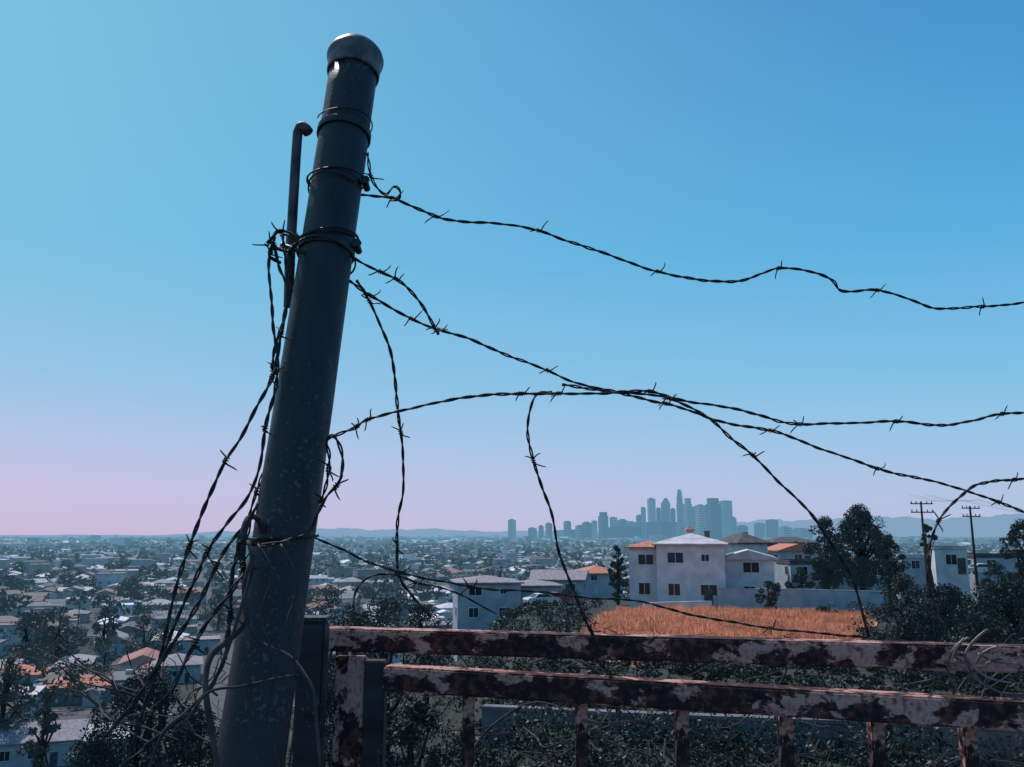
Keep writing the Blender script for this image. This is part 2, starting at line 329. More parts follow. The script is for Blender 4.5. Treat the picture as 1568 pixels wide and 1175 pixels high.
# --- distant city
G=math.radians(20); cg,sg=math.cos(G),math.sin(G)
city=MB(); trees=[]; cars=[]; n=0
def city_house(x,y,z,rot,w,d,h,kind,detail):
    wc=random.choice(WALLC); rc=random.choice(ROOFC); j=random.uniform(0.7,1.25)
    wc=tuple(k*j for k in wc); rc=tuple(k*j for k in rc)
    city.add(xf(boxv(-w/2,w/2,-d/2,d/2,-2,h),x,y,z,rot),BF[1:] if kind=='flat' else BF[2:],wc)
    if kind=='flat' :
        if detail:
            for vs,fs in roof_geo('flat',w,d,h)[:]: city.add(xf(vs,x,y,z,rot),fs,rc)
            city.add(xf(boxv(-1,0.6,1,2.2,h+.12,h+1),x,y,z,rot),BF[1:],(0.3,0.3,0.32))
        else: city.add(xf(boxv(-w/2-.1,w/2+.1,-d/2-.1,d/2+.1,h,h+.3),x,y,z,rot),BF[1:],rc)
    else:
        for vs,fs in roof_geo(kind,w,d,h,0.5,random.uniform(.24,.42)): city.add(xf(vs,x,y,z,rot),fs,rc)
        if detail and random.random()<.6:
            w2=random.uniform(4,6); d2=random.uniform(4,7); sx=random.choice((-1,1))
            ox,oy=sx*(w/2-w2/2-.4),-d/2-d2/2+1.5; px,py=x+ox*math.cos(rot)-oy*math.sin(rot),y+ox*math.sin(rot)+oy*math.cos(rot)
            city.add(xf(boxv(-w2/2,w2/2,-d2/2,d2/2,-2,h-.5),px,py,z,rot),BF[2:],wc)
            for vs,fs in roof_geo(random.choice(['gable','hip']),w2,d2,h-.5,.4,.34): city.add(xf(vs,px,py,z,rot),fs,rc)
    if detail:
        for side in (0,3,1):
            L=w if side%2==0 else d; D=d/2 if side%2==0 else w/2
            for s in range(2 if h>5 else 1):
                for c in (-L*0.3,0,L*0.3):
                    if random.random()<0.8:
                        c+=random.uniform(-.6,.6); b=boxv(c-.7,c+.7,-D-.06,-D,s*3+1.0,s*3+2.2); city.add(xf(xf(b,0,0,0,side*math.pi/2),x,y,z,rot),[(0,1,5,4)],(0.03,0.035,0.045))
lotw=15.0; row=28; street=14
RANGE=2600
bb=-RANGE; ri=0
while bb<RANGE:
    aa=-RANGE+random.uniform(0,5)
    while aa<RANGE:
        a2=aa+random.uniform(-2,2); b2=bb+random.uniform(-3.5,3.5); aa+=lotw+random.uniform(-1.5,3)
        if (aa%210)<14: aa+=14
        x=a2*cg-b2*sg; y=a2*sg+b2*cg; d=math.hypot(x,y)
        if y<60 or d>RANGE or abs(math.degrees(math.atan2(x,y)))>40: continue
        azd=math.degrees(math.atan2(x,y)); lim=172 if azd<-14 else (185 if azd<-1 else 245)
        keep=.96 if d<1400 else 0.9
        z=hz(x,y)
        wood=.5+.5*math.sin(a2*.011+2)*math.cos(b2*.017)
        for _ in range(random.choice([0,1,2,2,3,4]) if random.random()<.55+.6*wood else 1):
            ta=random.uniform(-9,9); tb=random.uniform(-15,15); tx=x+ta*cg-tb*sg; ty=y+ta*sg+tb*cg
            if math.hypot(tx,ty)>lim-45: trees.append((tx,ty,hz(tx,ty),random.choice([3,4,5,6,7,8,9,12,7]),d))
        if d<lim or random.random()>keep: continue
        big=random.random()
        w=random.uniform(7,12); dd=random.uniform(8,16); h=random.choice([2.8,3.0,3.4,3.6,5.8])
        if big>0.96: w,dd,h=random.uniform(13,17),random.uniform(20,26),random.choice([6.5,9,9.5,12])
        kind='flat' if big>0.92 else random.choice(['gable','hip','hip','gable','flat'])
        city_house(x,y,z,G+(math.pi/2 if random.random()<.35 else 0)+random.uniform(-.06,.06),w,dd,h,kind,d<750)
        if random.random()<.5 and d<900:
            ta,tb=random.uniform(-6,6),random.choice((-11,11)); city_house(x+ta*cg-tb*sg,y+ta*sg+tb*cg,z,G,random.uniform(3,5),random.uniform(4,6),2.6,random.choice(['flat','gable']),False)
    ri+=1; bb+=row if ri%2 else row+street
for _ in range(8500):
    d=RANGE+ (random.random()**1.3)*9000; azr=math.radians(random.uniform(-42,42)); x=d*math.sin(azr); y=d*math.cos(azr)
    w=random.uniform(14,40); city_house(x,y,0,G,w,random.uniform(14,30),random.choice([4,5,6,8,10,12]) if random.random()>.03 else random.uniform(15,32),'flat' if random.random()<.6 else 'gable',False)
city.build('distant_city_houses',M_city)
st=MB(); bb=-RANGE; ri=0
rows=[]
while bb<RANGE:
    ri+=1
    if ri%2==0: rows.append(bb+(row+street)/2)
    bb+=row if ri%2 else row+street
for rb in rows:
    for a0 in range(-RANGE,RANGE,20):
        cxm=(a0+10)*cg-rb*sg; cym=(a0+10)*sg+rb*cg
        if cym<100 or hz(cxm,cym)>0.01 or math.hypot(cxm,cym)<165: continue
        q=[(a0,rb-4.5),(a0+20,rb-4.5),(a0+20,rb+4.5),(a0,rb+4.5)]
        st.add([(a*cg-b*sg,a*sg+b*cg,0.06) for a,b in q],[(0,1,2,3)],mi=0)
        for o,s in ((4.5,1),(-6.3,1)):
            q=boxv(a0,a0+20,rb+o,rb+o+1.8,0,0.18); st.add(xf(q,0,0,0,G),BF[1:],mi=1)
        if random.random()<0.35 and math.hypot(cxm,cym)<650: cars.append(((a0+10)*cg-(rb+3.3)*sg,(a0+10)*sg+(rb+3.3)*cg,G))
for a0 in range(-2520,2600,210):
    for b0 in range(-RANGE,RANGE,20):
        x=(a0+7)*cg-(b0+10)*sg; y=(a0+7)*sg+(b0+10)*cg
        if y<100 or hz(x,y)>0.01 or math.hypot(x,y)<165: continue
        q=[(a0+2,b0),(a0+12,b0),(a0+12,b0+20),(a0+2,b0+20)]
        st.add([(a*cg-b*sg,a*sg+b*cg,0.20) for a,b in q],[(0,1,2,3)],mi=0)
st.build('streets',[M_asph,M_conc])
# ------------------------------------------------------------------ foliage
def leafcloud(cent,size,spread,nper,cols,flat=0.8,rs=RS):
    n=len(cent); c=np.repeat(cent,nper,0); sp=np.repeat(spread,nper); sz=np.repeat(size,nper)*rs.uniform(.6,1.3,n*nper)
    o=rs.normal(size=(n*nper,3)); o/=np.linalg.norm(o,axis=1)[:,None]; r=rs.uniform(0.35,1.05,n*nper)**0.6
    o=o*(r*sp)[:,None]; o[:,2]*=flat; c=c+o
    a=rs.normal(size=(n*nper,3)); a/=np.linalg.norm(a,axis=1)[:,None]
    b=np.cross(a,rs.normal(size=(n*nper,3))); b/=np.linalg.norm(b,axis=1)[:,None]+1e-9
    a*=sz[:,None]; b*=(sz*0.5)[:,None]
    V=np.stack([c-a,c-b,c+a,c+b],1).reshape(-1,3)
    k=rs.uniform(0.5,1.3,(n*nper,1)); k[rs.rand(n*nper)<.07]*=2.6
    return V,np.repeat(cols,nper,0)*k
LC=np.array([[0.020,0.033,0.026],[0.030,0.042,0.030],[0.016,0.025,0.023],[0.040,0.048,0.034],[0.027,0.030,0.026]])*.85
T=np.array(trees)
def mass(T,clumps,nper,name,lf):
    if len(T)==0: return
    n=len(T); H=T[:,3]*RS.uniform(.8,1.2,n)
    cc=np.repeat(T[:,:3],clumps,0); hh=np.repeat(H,clumps)
    o=RS.normal(size=(n*clumps,3))*0.22; o[:,2]=RS.uniform(0.3,0.85,n*clumps)
    cc=cc+o*hh[:,None]
    cols=np.repeat(LC[RS.randint(0,5,n)],clumps,0)*RS.uniform(.7,1.3,(n*clumps,1))
    V,Cc=leafcloud(cc,hh*lf,hh*0.24,nper,cols); quads_np(name,V,Cc,M_leaf)
d=T[:,4]
mass(T[d<350],7,80,'neighbourhood_trees',0.045)
mass(T[(d>=350)&(d<900)],4,22,'distant_trees',0.11)
mass(T[(d>=900)],2,9,'far_trees',0.21)
dd=RANGE+(RS.uniform(0,1,5000)**1.3)*9000; aa=np.radians(RS.uniform(-42,42,5000))
T2=np.stack([dd*np.sin(aa),dd*np.cos(aa),np.zeros(5000),RS.uniform(8,18,5000),dd],1)
mass(T2,3,5,'horizon_trees',0.3)
def tree(name,x,y,z,Ht,cw,leaf,nclump,nper,seed,col=0,crown0=0.3,flat=0.8):
    rs=np.random.RandomState(seed); e=empty(name,(x,y,z)); mb=MB(); r0=Ht*0.03+0.05
    top=np.array([rs.uniform(-.1,.1)*cw,rs.uniform(-.1,.1)*cw,Ht*0.8])
    tp=spline([(0,0,-1),(0.04*cw*rs.randn(),0,Ht*.3),tuple(top*[.6,.6,.75]),tuple(top)],max(.3,Ht/14)); tube(mb,tp,np.linspace(r0,r0*.3,len(tp)),7)
    cents=[]
    for k in range(nclump):
        an=rs.uniform(0,2*math.pi); hh=rs.uniform(crown0,1.0); prof=math.sin(math.pi*min(1,max(0.08,(hh-crown0)/(1.05-crown0)))**0.8)
        rad=cw/2*prof*rs.uniform(0.35,1.0); c=np.array([rad*math.cos(an),rad*math.sin(an),Ht*hh*0.93]); cents.append(c)
        if k%3==0:
            s=tp[int(len(tp)*rs.uniform(.45,.8))]; lp=spline([tuple(s),tuple((s+c)/2+rs.randn(3)*.03*Ht),tuple(c)],Ht/12); tube(mb,lp,np.linspace(r0*.4,r0*.08,len(lp)),5)
    mb.build('trunk_and_limbs',M_bark,e)
    cents=np.array(cents); n=len(cents); cols=np.tile(LC[col],(n,1))*rs.uniform(.6,1.45,(n,1))
    V,Cc=leafcloud(cents,np.full(n,leaf),cw*rs.uniform(.09,.17,n),nper,cols,flat,rs); quads_np('crown',V,Cc,M_leaf,e); return e
def T_at(name,u,vtop,Yv,wpx,leaf,nc,npr,seed,col=0,vbase=None,**k):
    x=Xx(u,900,Yv); z=hz(x,Yv) if vbase is None else 32+Hh(vbase,Yv); Ht=(32+Hh(vtop,Yv))-z
    tree(name,x,Yv,z,Ht,wpx/F*Yv,leaf,nc,npr,seed,col,**k)
T_at('broadleaf_tree',1322,770,104,92,0.15,80,180,1,2,crown0=.25)
T_at('broadleaf_tree',1270,786,108,68,0.15,60,170,2,2,crown0=.2)
T_at('broadleaf_tree',1362,812,100,54,0.14,40,140,3,2,crown0=.15)
T_at('broadleaf_tree',1572,790,92,60,0.15,44,150,4,2,crown0=.15)
T_at('palm_like_tree',1425,795,88,26,0.14,12,120,5,3,crown0=.75)
T_at('broadleaf_tree',1225,868,100,50,0.13,24,110,6,2,crown0=.1)
T_at('cypress_tree',946,832,112,28,0.13,44,120,8,2,crown0=.1)
T_at('broadleaf_tree',1178,885,88,40,0.12,20,110,9,2,crown0=.1)
T_at('broadleaf_tree',590,905,85,130,0.14,60,140,10,0,crown0=.3)
T_at('broadleaf_tree',650,912,100,90,0.14,40,130,11,2,crown0=.3)
T_at('broadleaf_tree',540,910,78,120,0.13,56,130,12,2,crown0=.3)
T_at('broadleaf_tree',500,890,120,90,0.15,40,120,42,0,crown0=.3)
T_at('broadleaf_tree',800,935,95,60,0.13,30,110,13,1,crown0=.2)
T_at('broadleaf_tree',870,905,130,50,0.14,24,100,14,2,crown0=.2)
T_at('broadleaf_tree',235,1002,42,200,0.08,120,200,15,2,crown0=.3)
T_at('broadleaf_tree',310,1060,34,190,0.07,90,200,16,2,crown0=.3)
T_at('broadleaf_tree',170,1100,38,150,0.07,80,180,17,0,crown0=.3)
T_at('broadleaf_tree',85,1055,105,54,0.14,44,140,18,2,crown0=.1)
T_at('broadleaf_tree',25,1000,130,70,0.16,50,140,43,2,crown0=.1)
T_at('broadleaf_tree',95,925,215,70,0.26,44,130,61,2,crown0=.1)
T_at('broadleaf_tree',50,940,225,70,0.26,40,130,62,0,crown0=.1)
T_at('cypress_tree',165,925,235,30,0.26,34,110,63,2,crown0=.05)
T_at('cypress_tree',178,930,240,26,0.26,30,110,64,2,crown0=.05)
T_at('broadleaf_tree',230,940,220,70,0.26,36,120,65,2,crown0=.1)
T_at('broadleaf_tree',335,905,300,60,0.3,36,110,66,2,crown0=.1)
T_at('broadleaf_tree',560,1030,30,190,0.06,90,180,19,2,crown0=.25)
T_at('broadleaf_tree',640,1060,26,130,0.06,50,160,49,0,crown0=.25)
T_at('broadleaf_tree',500,1010,45,130,0.08,60,160,50,2,crown0=.25)
T_at('broadleaf_tree',1440,900,60,130,0.10,60,140,20,2,crown0=.1)
T_at('broadleaf_tree',1540,885,55,140,0.10,60,140,21,2,crown0=.1)
T_at('broadleaf_tree',1385,880,75,70,0.10,40,120,22,2,crown0=.1)
T_at('broadleaf_tree',1500,945,40,140,0.08,60,140,23,0,crown0=.1)
T_at('broadleaf_tree',1400,930,46,90,0.08,40,140,44,2,crown0=.1)
T_at('broadleaf_tree',1530,862,95,70,0.13,34,120,45,2,crown0=.1)
T_at('broadleaf_tree',1260,930,86,40,0.10,14,100,24,0,crown0=.05)
cents=[];sp=[];sz=[];cols=[]
for _ in range(1250):
    y=random.uniform(11,49); u=random.uniform(400,1700); x=(u-784)/F*y
    if u>1420 and 14<y<40 and random.random()<0.75: continue
    hgt=random.uniform(.3,1.3)*(1.1 if y<30 else 0.6); z=hz(x,y)
    cents.append((x,y,z+hgt*0.45)); sp.append(hgt*0.75); sz.append(0.024+0.0018*y); cols.append(LC[random.randrange(5)]*random.uniform(.35,1.5))
for _ in range(420):
    y=random.uniform(48,100); u=random.choice([random.uniform(400,900),random.uniform(1300,1650),random.uniform(700,1650)]); x=(u-784)/F*y
    if golden(np.array(x),np.array(y)) or (950<u<1200 and y>90): continue
    cents.append((x,y,hz(x,y)+.4)); sp.append(random.uniform(.7,1.5)); sz.append(0.13); cols.append(LC[random.randrange(5)]*random.uniform(.5,1.2))
V,Cc=leafcloud(np.array(cents),np.array(sz),np.array(sp),125,np.array(cols),.75); quads_np('hillside_shrubs',V,Cc,M_leaf)
n=75000; yy=RS.uniform(44,94,n); uu=RS.uniform(850,1350,n); xx=(uu-784)/F*yy; k=golden(xx,yy); xx=xx[k];yy=yy[k]; zz=height(xx,yy); n=len(xx)
cl=0.5+0.5*np.sin(xx*1.3+np.sin(yy*.9)*2.5)*np.cos(yy*.8+np.sin(xx*.7)*2)
hh=RS.uniform(.15,.5,n)*(0.4+1.2*cl); an=RS.uniform(0,6.28,n); wd=0.045
Vg=np.stack([np.stack([xx-wd*np.cos(an),yy-wd*np.sin(an),zz-.05],1),np.stack([xx+wd*np.cos(an),yy+wd*np.sin(an),zz-.05],1),np.stack([xx+RS.normal(0,.16,n),yy+RS.normal(0,.16,n),zz+hh],1)],1).reshape(-1,3)
Cg=np.array([[0.74,0.345,0.215]])*(RS.uniform(.5,1.25,(n,1)))*(0.6+.6*cl[:,None]); Cg[RS.rand(n)<.10]*=np.array([.4,.5,.5]); quads_np('dry_grass',Vg,Cg,M_grass,k=3)
# ------------------------------------------------------------------ walls
def wall(name,pts,th,top,mat):
    mb=MB()
    for (x0,y0,z0),(x1,y1,z1) in zip(pts[:-1],pts[1:]):
        L=math.hypot(x1-x0,y1-y0); an=math.atan2(y1-y0,x1-x0); 
        vs=boxv(0,L,-th/2,th/2,-2,top); vs=xf(vs,x0,y0,0,an)
        vs=[(a,b,c+(z0 if (i%4 in (0,3)) else z1)) for i,(a,b,c) in enumerate(vs)]; mb.add(vs,BF)
        cap=xf(boxv(0,L,-th/2-.05,th/2+.05,top+.003,top+.1),x0,y0,0,an); cap=[(a,b,c+(z0 if (i%4 in (0,3)) else z1)) for i,(a,b,c) in enumerate(cap)]; mb.add(cap,BF)
    return mb.build(name,mat)
wall('retaining_wall',[tuple(W(740,1112,27)),tuple(W(1000,1126,25)),tuple(W(1700,1156,22))],0.25,0.5,M_conc)
wall('garden_wall',[tuple(W(1100,926,94)),tuple(W(1205,926,95)),tuple(W(1360,930,97))],0.25,1.6,M_stucco_b)
wall('garden_wall',[tuple(W(985,938,92.6)),tuple(W(1090,935,93))],0.2,0.9,M_stucco)
# ------------------------------------------------------------------ cars
def car(x,y,z,rot,col):
    m,nt,b=new_mat('car_paint'); b.inputs['Base Color'].default_value=(*col,1); b.inputs['Roughness'].default_value=.35
    e=empty('parked_car',(x,y,z),rot)
    prof=[(-2.15,.35),(-2.2,.75),(-2.0,.95),(-1.35,1.02),(-.75,1.42),(.6,1.45),(1.25,1.02),(1.95,.9),(2.2,.7),(2.2,.35)]
    mb=MB(); n=len(prof); vs=[(a,-.85 if c<1.1 else -.68,c) for a,c in prof]+[(a,.85 if c<1.1 else .68,c) for a,c in prof]
    mb.add(vs,[tuple(range(n)),tuple(range(2*n-1,n-1,-1))]+[(k,k+n,(k+1)%n+n,(k+1)%n) for k in range(n)]); mb.build('body',m,e)
    mb=MB()
    for s in (-1,1):
        mb.add([(-1.15,s*.86,1.04),(1.05,s*.86,1.04),(.55,s*.73,1.38),(-.7,s*.73,1.38)],[(0,1,2,3)])
    mb.add([(-1.38,-.6,1.05),(-1.38,.6,1.05),(-.85,.56,1.39),(-.85,-.56,1.39)],[(0,1,2,3)]); mb.add([(1.27,-.6,1.06),(1.27,.6,1.06),(.72,.56,1.42),(.72,-.56,1.42)],[(0,1,2,3)])
    mb.build('windows',M_glass,e); mb=MB()
    for a in (-1.35,1.35):
        for s in (-.78,.78): tube(mb,[(a,s-.11,.33),(a,s,.33),(a,s+.11,.33)],.33,12)
    mb.build('wheels',M_roofd,e)
CC=[(.6,.6,.62),(.3,.3,.32),(.05,.05,.06),(.4,.05,.04),(.1,.12,.2),(.7,.7,.7)]
random.shuffle(cars)
for x,y,r in cars[:26]: car(x,y,0.06,r,random.choice(CC))
x=Xx(846,950,112); car(x,112,hz(x,112),.5,(.45,.04,.04)); x=Xx(1502,876,118); car(x,118,32+Hh(880,118),.1,(.6,.6,.6)); x=Xx(830,958,106); car(x,106,hz(x,106),.4,(.5,.5,.52))
# ------------------------------------------------------------------ utility poles
def pole(u,vt,vb,Yv,rot=0):
    b=W(u,vb,Yv); Ht=(32+Hh(vt,Yv))-b.z; x=Xx(u,vt,Yv); e=empty('utility_pole',(x,Yv,b.z-1),rot); mb=MB()
    tube(mb,[(0,0,0),(0,0,Ht/2),(0,0,Ht+1)],[.16,.13,.1],8)
    for zz in (Ht+.75,Ht-.15):
        mb.add(boxv(-1.25,1.25,-.16,-.05,zz-.06,zz+.06),BF)
        for a in (-1.15,-.6,.6,1.15): tube(mb,[(a,-.1,zz+.06),(a,-.1,zz+.28)],.05,6)
    mb.build('pole_and_crossarms',M_wood,e); return Vector((x,Yv,b.z+Ht-.2))
p1=pole(1410,768,890,92,.1); p2=pole(1485,775,890,96,.3)
for _ in range(30):
    u=random.uniform(0,1500); d0=random.uniform(190,700); x=(u-784)/F*d0; 
    b=Vector((x,d0,hz(x,d0))); e=empty('utility_pole',b,random.uniform(0,1)); mb=MB(); tube(mb,[(0,0,0),(0,0,5),(0,0,10.5)],[.16,.14,.1],6); mb.add(boxv(-1.2,1.2,-.16,-.05,9.8,9.92),BF); mb.add(boxv(-1.0,1.0,-.16,-.05,9.0,9.12),BF); mb.build('pole_and_crossarms',M_wood,e)
mb=MB()
def cat(a,b,sag): return [a.lerp(b,t)-Vector((0,0,sag*4*t*(1-t))) for t in np.linspace(0,1,16)]
for o in (-1.1,-.5,.6,1.1):
    tube(mb,cat(p1+Vector((o,0,.9)),p2+Vector((o,0,.9)),.4),.009,4); tube(mb,cat(p2+Vector((o,0,.9)),Vector((75+o,110,34)),.5),.009,4)
mb.build('power_lines',M_wire)
# ------------------------------------------------------------------ downtown
def downtown():
    m,nt,b=new_mat('tower_cladding'); tc=nt.nodes.new('ShaderNodeTexCoord')
    a=nt.nodes.new('ShaderNodeAttribute'); a.attribute_name='Col'
    sx=nt.nodes.new('ShaderNodeSeparateXYZ'); nt.links.new(tc.outputs['Object'],sx.inputs[0])
    w=nt.nodes.new('ShaderNodeMath'); w.operation='MULTIPLY'; w.inputs[1].default_value=math.pi*2/16; nt.links.new(sx.outputs[2],w.inputs[0])
    s=nt.nodes.new('ShaderNodeMath'); s.operation='SINE'; nt.links.new(w.outputs[0],s.inputs[0])
    mr=nt.nodes.new('ShaderNodeMapRange'); mr.inputs[1].default_value=-.2; mr.inputs[2].default_value=.2; mr.inputs[3].default_value=.5; mr.inputs[4].default_value=1.2
    nt.links.new(s.outputs[0],mr.inputs[0])
    v=nt.nodes.new('ShaderNodeVectorMath'); v.operation='SCALE'; nt.links.new(a.outputs['Color'],v.inputs[0]); nt.links.new(mr.outputs[0],v.inputs['Scale'])
    nt.links.new(v.outputs[0],b.inputs['Base Color']); b.inputs['Roughness'].default_value=.4; add_haze_tint(nt,b,6400)
    D=6000; L=[(778,790,797,0),(808,822,809,0),(824,832,806,0),(834,845,802,0),(862,873,800,1),(880,892,806,0),(890,904,801,0),(904,913,798,0),(915,929,785,2),(931,944,793,0),(944,958,797,0),(956,972,800,0),(972,982,790,0),
      (979,987,778,0),(989,1002,765,0),(1002,1010,780,1),(1009,1025,764,3),(1024,1032,780,0),(1033,1044,751,4),(1045,1056,764,2),(1056,1064,778,0),(1062,1077,775,0),(1078,1099,764,2),(1099,1117,768,0),(1094,1104,782,0),(1116,1124,794,0),(1124,1140,806,0),(1148,1168,802,0),(1166,1188,797,0),(1188,1205,808,0),(990,1030,800,0),(1040,1075,797,0),(930,975,808,0),(1205,1235,810,0),(850,900,812,0)]
    for q,(u0,u1,vt,typ) in enumerate(L):
        Dq=D+random.uniform(-900,1100); x0=(u0-784)/F*Dq; x1=(u1-784)/F*Dq; h=32+Hh(vt,Dq/0.985); w=(x1-x0)*.92; dp=max(25,w*random.uniform(.7,1.1)); mb=MB()
        c=random.choice([(.10,.15,.19),(.24,.27,.32),(.04,.08,.11),(.28,.28,.32),(.14,.18,.22)])
        if typ==4:
            for k,(s,z0,z1) in enumerate([(1,0,.72),(.86,.72,.86),(.68,.86,.95),(.5,.95,1.0)]):
                tube(mb,[(0,0,h*z0),(0,0,h*z1)],w/2*s*1.08,16,0,c)
        else:
            s0=.86 if typ in(2,3) else 1
            mb.add(boxv(-w/2,w/2,-dp/2,dp/2,-1,h*s0),BF,c)
            if typ==3: mb.add([(-w/2,-dp/2,h*s0),(w/2,-dp/2,h*s0),(w/2,dp/2,h*s0),(-w/2,dp/2,h*s0),(-w*.1,-dp/4,h),(w*.2,-dp/4,h),(w*.2,dp/4,h),(-w*.1,dp/4,h)],BF[1:],c)
            elif typ==2: mb.add(boxv(-w*.36,w*.4,-dp*.4,dp*.4,h*s0,h),BF[1:],c)
            elif typ==1: mb.add(boxv(-w*.4,w*.4,-dp*.4,dp*.4,h,h+8),BF[1:],c); 
            else: mb.add(boxv(-w*.3,w*.2,-dp*.3,dp*.3,h,h+random.uniform(3,9)),BF[1:],c)
        o=mb.build('skyscraper' if vt<790 else 'office_building',m); o.location=((x0+x1)/2,Dq,0); o.rotation_euler[2]=random.choice([.45,-.35,.3,.6]) if typ!=4 else 0
        if typ!=4: o.scale=(.86,.86,1)
downtown()
# ------------------------------------------------------------------ STEEL POST
PT=P(545,86,1.60); PB=P(382,1175,1.10); ax=(PT-PB).normalized(); PR=0.0438
gnd=PB-ax*((PB.z-30.2)/ax.z)
s1=(RT-ax*RT.dot(ax)).normalized(); s2=ax.cross(s1)
post=empty('steel_fence_post',gnd)
def loc(p): return Vector(p)-gnd
def lathe(prof,name,mat,nseg=48):
    mb=MB(); vs=[]
    for (r,z) in prof:
        for k in range(nseg):
            an=2*math.pi*k/nseg; vs.append(loc(PT+ax*z+(s1*math.cos(an)+s2*math.sin(an))*r))
    fs=[(i*nseg+k,i*nseg+(k+1)%nseg,(i+1)*nseg+(k+1)%nseg,(i+1)*nseg+k) for i in range(len(prof)-1) for k in range(nseg)]
    fs.append(tuple((len(prof)-1)*nseg+k for k in range(nseg))); mb.add(vs,fs); o=mb.build(name,mat,post,True); return o
LEN=(PT-gnd).length
dents=[(PR+(random.uniform(-.0006,.0006)),-LEN-.3+k*(LEN+.28)/40) for k in range(41)]
lathe(dents,'shaft',M_post)
M_cap=noisy('worn_cap_paint',(0.022,0.022,0.032),(0.19,0.13,0.15),30,0.42,0.5,0.002,0.0,lo=.42,hi=.75,spec=0.6)
lathe([(PR+.0005,-.050),(PR+.003,-.051),(PR+.0045,-.045),(PR+.005,-.018),(PR+.0085,-.013),(PR+.009,-.008),(PR+.006,.002),(PR-.001,.012),(PR-.011,.022),(PR-.022,.029),(PR-.034,.033),(.003,.034)],'cap',M_cap)
def sv(v):
    lo,hi=0,LEN
    for _ in range(40):
        m=(lo+hi)/2; q=PT-ax*m-EYE; vv=587.5-F*q.dot(UP)/q.dot(FW)
        if vv<v: lo=m
        else: hi=m
    return lo
def band(v,w,t,name):
    z=-sv(v); lathe([(PR+.0005,z-w/2),(PR+t*.8,z-w/2),(PR+t,z-w/2+.001),(PR+t,z+w/2-.001),(PR+t*.8,z+w/2),(PR+.0005,z+w/2)],name,M_post)
band(207,.014,.004,'tension_band'); band(386,.014,.003,'tension_band')
mb=MB()
for (v,turn,tilt,rw,ph) in [(192,.7,.004,.0012,3.6),(280,1.1,.007,.0016,2.9),(296,.6,-.006,.0015,2.0),(370,1.6,.014,.0017,3.0),(398,1.0,-.012,.0017,1.0),(828,1.3,.012,.0017,2.5)]:
    z=-sv(v); pts=[]
    for k in range(int(60*turn)):
        an=ph+2*math.pi*k/60; pts.append(loc(PT+ax*(z+tilt*math.sin(an+.5)+.004*k/60+.0015*math.sin(an*2.3+v))+(s1*math.cos(an)+s2*math.sin(an))*(PR+.0048+.002*math.sin(an*3+v))))
    tube(mb,pts,rw,6)
mb.build('tie_wire_wraps',M_wire,post)
mb=MB()
for v in (282,378):
    c=loc(PT-ax*sv(v)+s1*(PR+.007)); tube(mb,[c-s2*.012,c+s2*.012],.006,8); tube(mb,[c-s2*.016,c-s2*.0125],.009,6)
mb.build('band_bolts',M_post,post)
pp=empty('bent_pipe',P(455,300,1.48)); mb=MB(); o0=P(455,300,1.48)
pts=spline([P(q[0],q[1],q[2])-o0 for q in [(442,470,1.40),(444,400,1.42),(448,330,1.45),(452,260,1.47),(455,215,1.485),(457,200,1.49),(464,194,1.488),(472,203,1.485)]],.006)
rad=np.full(len(pts),.0084); rad[-4:]=.0098; tube(mb,pts,rad,14); mb.build('pipe',M_pipe,pp,True)
mb=MB(); tube(mb,[P(430,375,1.38)-o0,P(470,388,1.38)-o0],.004,6); mb.build('clamp',M_pipe,pp,True)
